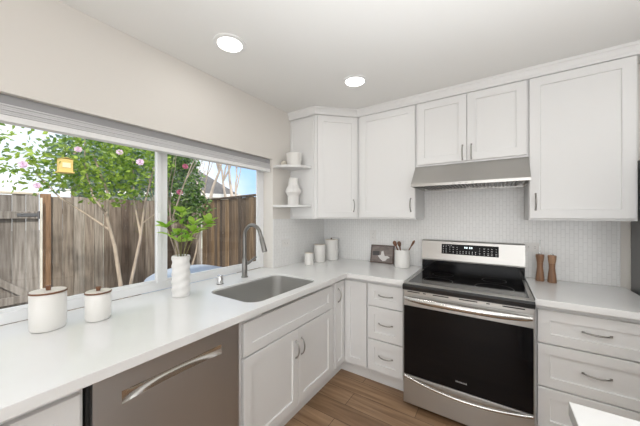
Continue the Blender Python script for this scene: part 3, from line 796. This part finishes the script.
def mill(x, y, label, rod):
    t = thing('pepper_mill', label, 'pepper mill', (x, y, .915), 0, 'wooden pepper mills')
    R = .0265
    bm = new_bm(); lathe(bm, [(R - .002, 0), (R, .004), (R, .012), (R - .004, .06), (R - .0085, .105), (R - .0075, .135), (R - .0065, .1395)], n=32); obj('base', bm, 'acacia', t, smooth=50)
    bm = new_bm(); lathe(bm, [(R - .0068, .1402), (R - .005, .150), (R - .001, .185), (R - .001, .196), (R - .005, .199)], n=32); obj('top', bm, mat('light_acacia', (.44, .26, .155), .4, noise=((50, 50, 8), .3)) if not rod else M['acacia'], t, smooth=50)
    bm = new_bm(); lathe(bm, [(.008, .1992), (.010, .203), (.008, .209), (.003, .212)], n=20)
    if rod: lathe(bm, [(.0028, .2121), (.0028, .305), (.0018, .307)], n=12)
    obj('knob', bm, 'chrome', t, smooth=40)
mill(1.996, -.100, 'wooden pepper mill topped by a tall thin metal rod, nearer the range', True)
mill(2.062, -.118, 'wooden pepper mill with a short metal knob, further from the range', False)

# ------------------------------------------------------------------ outdoors: fences and gate
GZ = -.25
def fence(name, label, p0, p1, h, m, board=.14, cap=None, rails=True, mrail=None):
    p0, p1 = Vector((*p0, 0)), Vector((*p1, 0)); d = p1 - p0; L = d.length
    t = thing(name, label, 'fence' if name != 'fence_gate' else 'gate', (p0.x, p0.y, GZ), math.atan2(d.y, d.x))
    bm = new_bm(); box(bm, -board / 2 + .002, board / 2 - .002, -.01, .01, .02, h, .003, 1)
    b0 = obj('board', bm, m, t); n = int(L / board + .5)
    for i in range(n):
        b = b0 if i == 0 else b0.copy()
        if i: C.objects.link(b); b.parent = t
        b.location = ((i + .5) * board, random.uniform(-.009, .009), random.uniform(-.012, .006))
    if rails:
        for z in (.25, h - .25):
            bm = new_bm(); box(bm, 0, n * board, .0155, .055, z - .045, z + .045); obj('rail', bm, m, t)
    if cap:
        bm = new_bm(); box(bm, 0, n * board, -.03, .06, h + .007, h + .04, .004, 1); obj('cap_rail', bm, cap, t)
    return t, n * board
fence('fence', 'weathered grey board fence behind the flowering tree', (-4.35, -1.50), (-4.35, 1.16), 1.97, 'fenceA')
fence('fence', 'dark brown board fence running back beside the neighbouring house', (-4.28, 1.14), (-.35, .36), 2.0, 'fenceB', cap='fenceB')
tt, L = fence('fence_gate', 'grey wooden gate with rails and diagonal brace', (-4.33, -3.46), (-4.33, -1.64), 1.97, 'gatewood', rails=False, cap='caplit')
# the gate's framing faces the house
for z in (.38, 1.66):
    bm = new_bm(); box(bm, .0, L, -.062, -.0155, z - .055, z + .055, .003, 1); obj('rail', bm, 'gatewood', tt)
bm = new_bm(); xa, za, xb, zb = L - .20, .43, L - 1.45, 1.60
loft(bm, [[(xa, y, za), (xa + .13, y, za), (xb + .13, y, zb), (xb, y, zb)] for y in (-.058, -.02)]); obj('brace', bm, 'gatewood', tt)
bm = new_bm(); box(bm, L - .24, L - .002, -.070, -.0625, 1.635, 1.685, .002, 1); lathe(bm, [(.014, 1.60), (.014, 1.72)], L - .016, -.085, 14); obj('strap_hinge', bm, mat('hinge_steel', (.22, .22, .24), .4, .8), tt)
t = thing('gate_post', 'warm brown cedar post between the gate and the fence', 'post', (-4.33, -1.566, GZ))
bm = new_bm(); box(bm, -.05, .05, -.058, .058, 0, 2.0, .006, 1); obj('post', bm, 'post', t)
t = thing('pale_sliver', 'thin pale stake standing upright beside the cedar post', 'sliver', (-4.20, -1.635, GZ))
bm = new_bm(); box(bm, -.012, .012, -.012, .012, 0, 1.93, .002, 1); obj('sliver', bm, mat('sliver_pale', (.80, .76, .68), .7), t)  # thin pale upright box next to the post

# ------------------------------------------------------------------ outdoors: covered mound
t = thing('draped_cover', 'pale blue vinyl cover draped over a low round shape outside the window', 'cover', (-1.74, -.62, GZ))
bm = new_bm()
def wav(r, z, a): return r * (1 + .03 * math.sin(5 * a + z * 3) + (.02 * math.sin(13 * a) if z < .7 else 0))
lathe(bm, [(.60, 0), (.60, .35), (.59, .76), (.57, .82), (.50, .865), (.30, .925), (.10, .945), (.001, .947)], n=60, cap1=False, fn=wav)
obj('cover', bm, 'tarp', t, smooth=60)

# ------------------------------------------------------------------ outdoors: trees
def scatter(bm, blobs, n, size):
    tot = sum(b[3] for b in blobs)
    for (c_, r_, shell, wgt) in blobs:
        for _ in range(int(n * wgt / tot)):
            while True:
                v = Vector((random.uniform(-1, 1), random.uniform(-1, 1), random.uniform(-1, 1)))
                if shell < v.length < 1: break
            p = Vector((c_[0] + v.x * r_[0], c_[1] + v.y * r_[1], c_[2] + v.z * r_[2]))
            d = Vector((random.uniform(-1, 1), random.uniform(-1, 1), random.uniform(-.9, .5))).normalized()
            s = d.cross(Vector((random.uniform(-1, 1), random.uniform(-1, 1), random.uniform(-1, 1)))).normalized()
            L = size * random.uniform(.7, 1.25); wd = L * .27; u = s.cross(d) * L * .08
            a, b, c2, d2 = (bm.verts.new(p), bm.verts.new(p + d * L * .5 + s * wd + u), bm.verts.new(p + d * L), bm.verts.new(p + d * L * .5 - s * wd + u))
            bm.faces.new((a, b, c2)); bm.faces.new((a, c2, d2))
def flower(parent, p, r, m):
    bm = new_bm()
    for ring_, (k, tilt_, rr_) in enumerate(((7, .15, 1.0), (6, .6, .8), (4, 1.1, .55))):
        for i in range(k):
            a = 2 * PI * (i + ring_ * .5) / k
            o = Vector((math.cos(a), math.sin(a), 0)); up = Vector((0, 0, 1)); s = Vector((-math.sin(a), math.cos(a), 0))
            d = o * math.cos(tilt_) + up * math.sin(tilt_); L = r * rr_
            v = [bm.verts.new(x) for x in (d * .1 * L, d * .6 * L + s * .42 * L, d * L + s * .2 * L + up * .1 * L, d * L - s * .2 * L + up * .1 * L, d * .6 * L - s * .42 * L)]
            bm.faces.new(v)
    bm.transform(Matrix.Translation(p) @ Vector((.9, -.4, .25)).to_track_quat('Z', 'Y').to_matrix().to_4x4())
    return obj('flower', bm, m, parent)
def branchy(bm, p, d, L, r, depth, spread_=.55):
    pts = [Vector(p)]; d = Vector(d).normalized()
    for i in range(5):
        d = (d + Vector((random.uniform(-.18, .18), random.uniform(-.18, .18), random.uniform(-.05, .14)))).normalized()
        pts.append(pts[-1] + d * L / 5)
    tube(bm, pts, [r * (1 - .09 * i) for i in range(6)], 7)
    if depth:
        for k in range(2 + (random.random() < .5)):
            q = pts[random.choice((3, 4, 5))]
            dd = (d + Vector((random.uniform(-1, 1), random.uniform(-1, 1), random.uniform(-.2, .6))) * spread_).normalized()
            branchy(bm, q, dd, L * random.uniform(.6, .85), r * .55, depth - 1, spread_)

t = thing('flowering_tree', 'multi-stemmed green tree with pale pink flowers in front of the fence', 'tree', (-2.38, -1.20, GZ))
bm = new_bm()
def P(x, y, z): return Vector((x + 2.38, y + 1.20, z - GZ))
def limb(pts_, r0, r1):
    n = len(pts_); tube(bm, pts_, [.8 * (r0 + (r1 - r0) * i / (n - 1)) for i in range(n)], 9)
limb([P(-2.38, -1.20, GZ), P(-2.40, -1.22, .5), P(-2.44, -1.27, 1.0), P(-2.50, -1.33, 1.35), P(-2.46, -1.34, 1.7), P(-2.6, -1.45, 2.2)], .035, .014)
limb([P(-2.47, -1.30, 1.2), P(-2.66, -1.50, 1.42), P(-2.85, -1.70, 1.62), P(-3.05, -1.90, 1.95)], .017, .008)
limb([P(-2.50, -1.33, 1.4), P(-2.62, -1.44, 1.65), P(-2.70, -1.5, 2.0), P(-2.72, -1.5, 2.5)], .020, .008)
limb([P(-2.33, -1.17, GZ), P(-2.30, -1.14, .5), P(-2.22, -1.06, 1.1), P(-2.17, -1.02, 1.6), P(-2.05, -.95, 2.1)], .030, .012)
limb([P(-2.22, -1.06, 1.15), P(-2.30, -1.10, 1.6), P(-2.35, -1.1, 2.2)], .018, .008)
limb([P(-2.20, -1.04, 1.3), P(-2.05, -.92, 1.45), P(-1.95, -.88, 1.55)], .010, .005)
obj('trunk', bm, 'bark', t, smooth=60)
blobs = [((.0 - .22, -.18, 2.35), (.50, .42, .52), .25, 1.2), ((.18, .12, 2.40), (.42, .38, .52), .25, 1.1), ((-.05, -.05, 2.95), (.62, .55, .50), .2, 1.0),
         ((-.50, -.45, 2.30), (.38, .36, .40), .2, .5), ((-.72, -.74, 2.30), (.36, .36, .38), .1, .24), ((-.66, -.95, 2.45), (.42, .38, .45), .1, .17), ((-.1, -.1, 1.92), (.46, .36, .16), .1, .2)]
bm = new_bm(); scatter(bm, blobs, 2900, .074); obj('foliage', bm, 'leafA', t)
for p in ((-.30, -.22, 2.80), (-.12, -.12, 2.72), (-.62, -.62, 2.72), (-.42, -.42, 2.18), (-.55, -.72, 2.22), (.05, -.02, 2.42), (-.36, -.30, 2.45), (-.75, -1.0, 2.55), (.25, .12, 2.3), (-.62, -.60, 2.0)):
    q = Vector(p) + Vector((.25, -.12, 0)); flower(t, q, random.uniform(.034, .046), 'pink')
t = thing('flowering_bush', 'dark green shrub with deep pink flowers by the brown fence', 'bush', (-2.75, -.20, GZ))
bm = new_bm(); 
for a in (0, 2.1, 4.2): branchy(bm, (0, 0, 0), (.12 * math.cos(a), .12 * math.sin(a), 1), 1.7, .022, 2, .4)
obj('trunk', bm, 'bark', t, smooth=60)
bm = new_bm(); scatter(bm, [((-.05, 0, 2.15), (.38, .36, .62), .3, 1), ((-.02, -.1, 2.75), (.42, .40, .4), .3, .7), ((.1, .15, 1.75), (.30, .30, .35), .2, .35)], 3000, .075); obj('foliage', bm, 'leafB', t)
for p in ((.28, -.20, 2.02), (.30, -.12, 2.44)): flower(t, Vector(p), .045, 'rose')
t = thing('evergreen_tree', 'blue-green tree rising behind the grey fence', 'tree', (-6.0, -.8, GZ))
bm = new_bm(); tube(bm, [(0, 0, 0), (.05, 0, 1.5), (0, 0, 3.4)], [.12, .10, .04], 10); obj('trunk', bm, 'bark', t, smooth=60)
bm = new_bm(); scatter(bm, [((.0, 2.0, 2.9), (.6, .7, .8), .3, .5), ((.1, .3, 2.8), (.8, .8, .8), .3, .8), ((.1, 1.2, 2.85), (.7, .8, .85), .3, .8)], 4200, .14); obj('foliage', bm, 'leafC', t)
for i, (x, y, hgt) in enumerate(((-8.1, 4.35, 2.3), (-7.8, 4.95, 2.5), (-7.3, 5.45, 2.2))):
    t = thing('bare_tree', ['leafless pale tree beyond the fence, next to the shingled roof', 'leafless pale tree beyond the fence, middle of three', 'leafless pale tree beyond the fence, nearest the window edge'][i], 'tree', (x, y, GZ), 0, 'bare trees beyond the fence')
    random.seed(31 + i); bm = new_bm(); branchy(bm, (0, 0, 0), (.05, .05, 1), hgt, .12, 6, .6); obj('trunk', bm, 'barkw', t, smooth=60)
t = thing('bird_feeder', 'yellow box-shaped bird feeder hanging among the leaves of the flowering tree', 'feeder', (-2.48, -1.74, 1.90))
bm = new_bm(); box(bm, -.07, .07, -.07, .07, 0, .014, .002); box(bm, -.058, .058, -.058, .058, .014, .16, .003); obj('box', bm, 'yellow', t)
bm = new_bm(); box(bm, .0582, .0602, -.035, .035, .06, .115, .0005); obj('window', bm, mat('feeder_window', (.85, .78, .55), .3), t)
bm = new_bm(); loft(bm, [[(x, -.066, .16), (x, 0, .178), (x, .066, .16), (x, .062, .1605), (x, 0, .1725), (x, -.062, .1605)] for x in (-.066, .066)]); obj('roof', bm, 'yellow', t)
bm = new_bm(); tube(bm, [(0, 0, .175), (0, 0, .6)], .002, 6); obj('cord', bm, 'gap', t)

# ------------------------------------------------------------------ outdoors: the house next door
t = thing('neighbouring_house', 'pale house with a grey shingled roof beyond the fence', 'house', (-12.7, 5.45, GZ), math.radians(57))
bm = new_bm(); box(bm, -4, 2.3, -2, 3, 0, 2.55); obj('wall', bm, 'house', t)
bm = new_bm(); box(bm, -4.4, 2.7, -2.42, -2.36, 2.53, 2.72); box(bm, 2.66, 2.72, -2.36, 3.4, 2.53, 2.72); obj('gutter', bm, 'trimw', t)
bm = new_bm(); a = [(-4.4, -2.4, 2.65), (2.7, -2.4, 2.65), (2.7, 3.4, 2.65), (-4.4, 3.4, 2.65)]; v = [bm.verts.new(p) for p in a]; r0, r1 = bm.verts.new((-2.6, .5, 4.5)), bm.verts.new((.3, .5, 4.5))
for f in ((v[0], v[1], r1, r0), (v[1], v[2], r1), (v[2], v[3], r0, r1), (v[3], v[0], r0), (v[3], v[2], v[1], v[0])): bm.faces.new(f)
obj('roof', bm, 'roof', t)
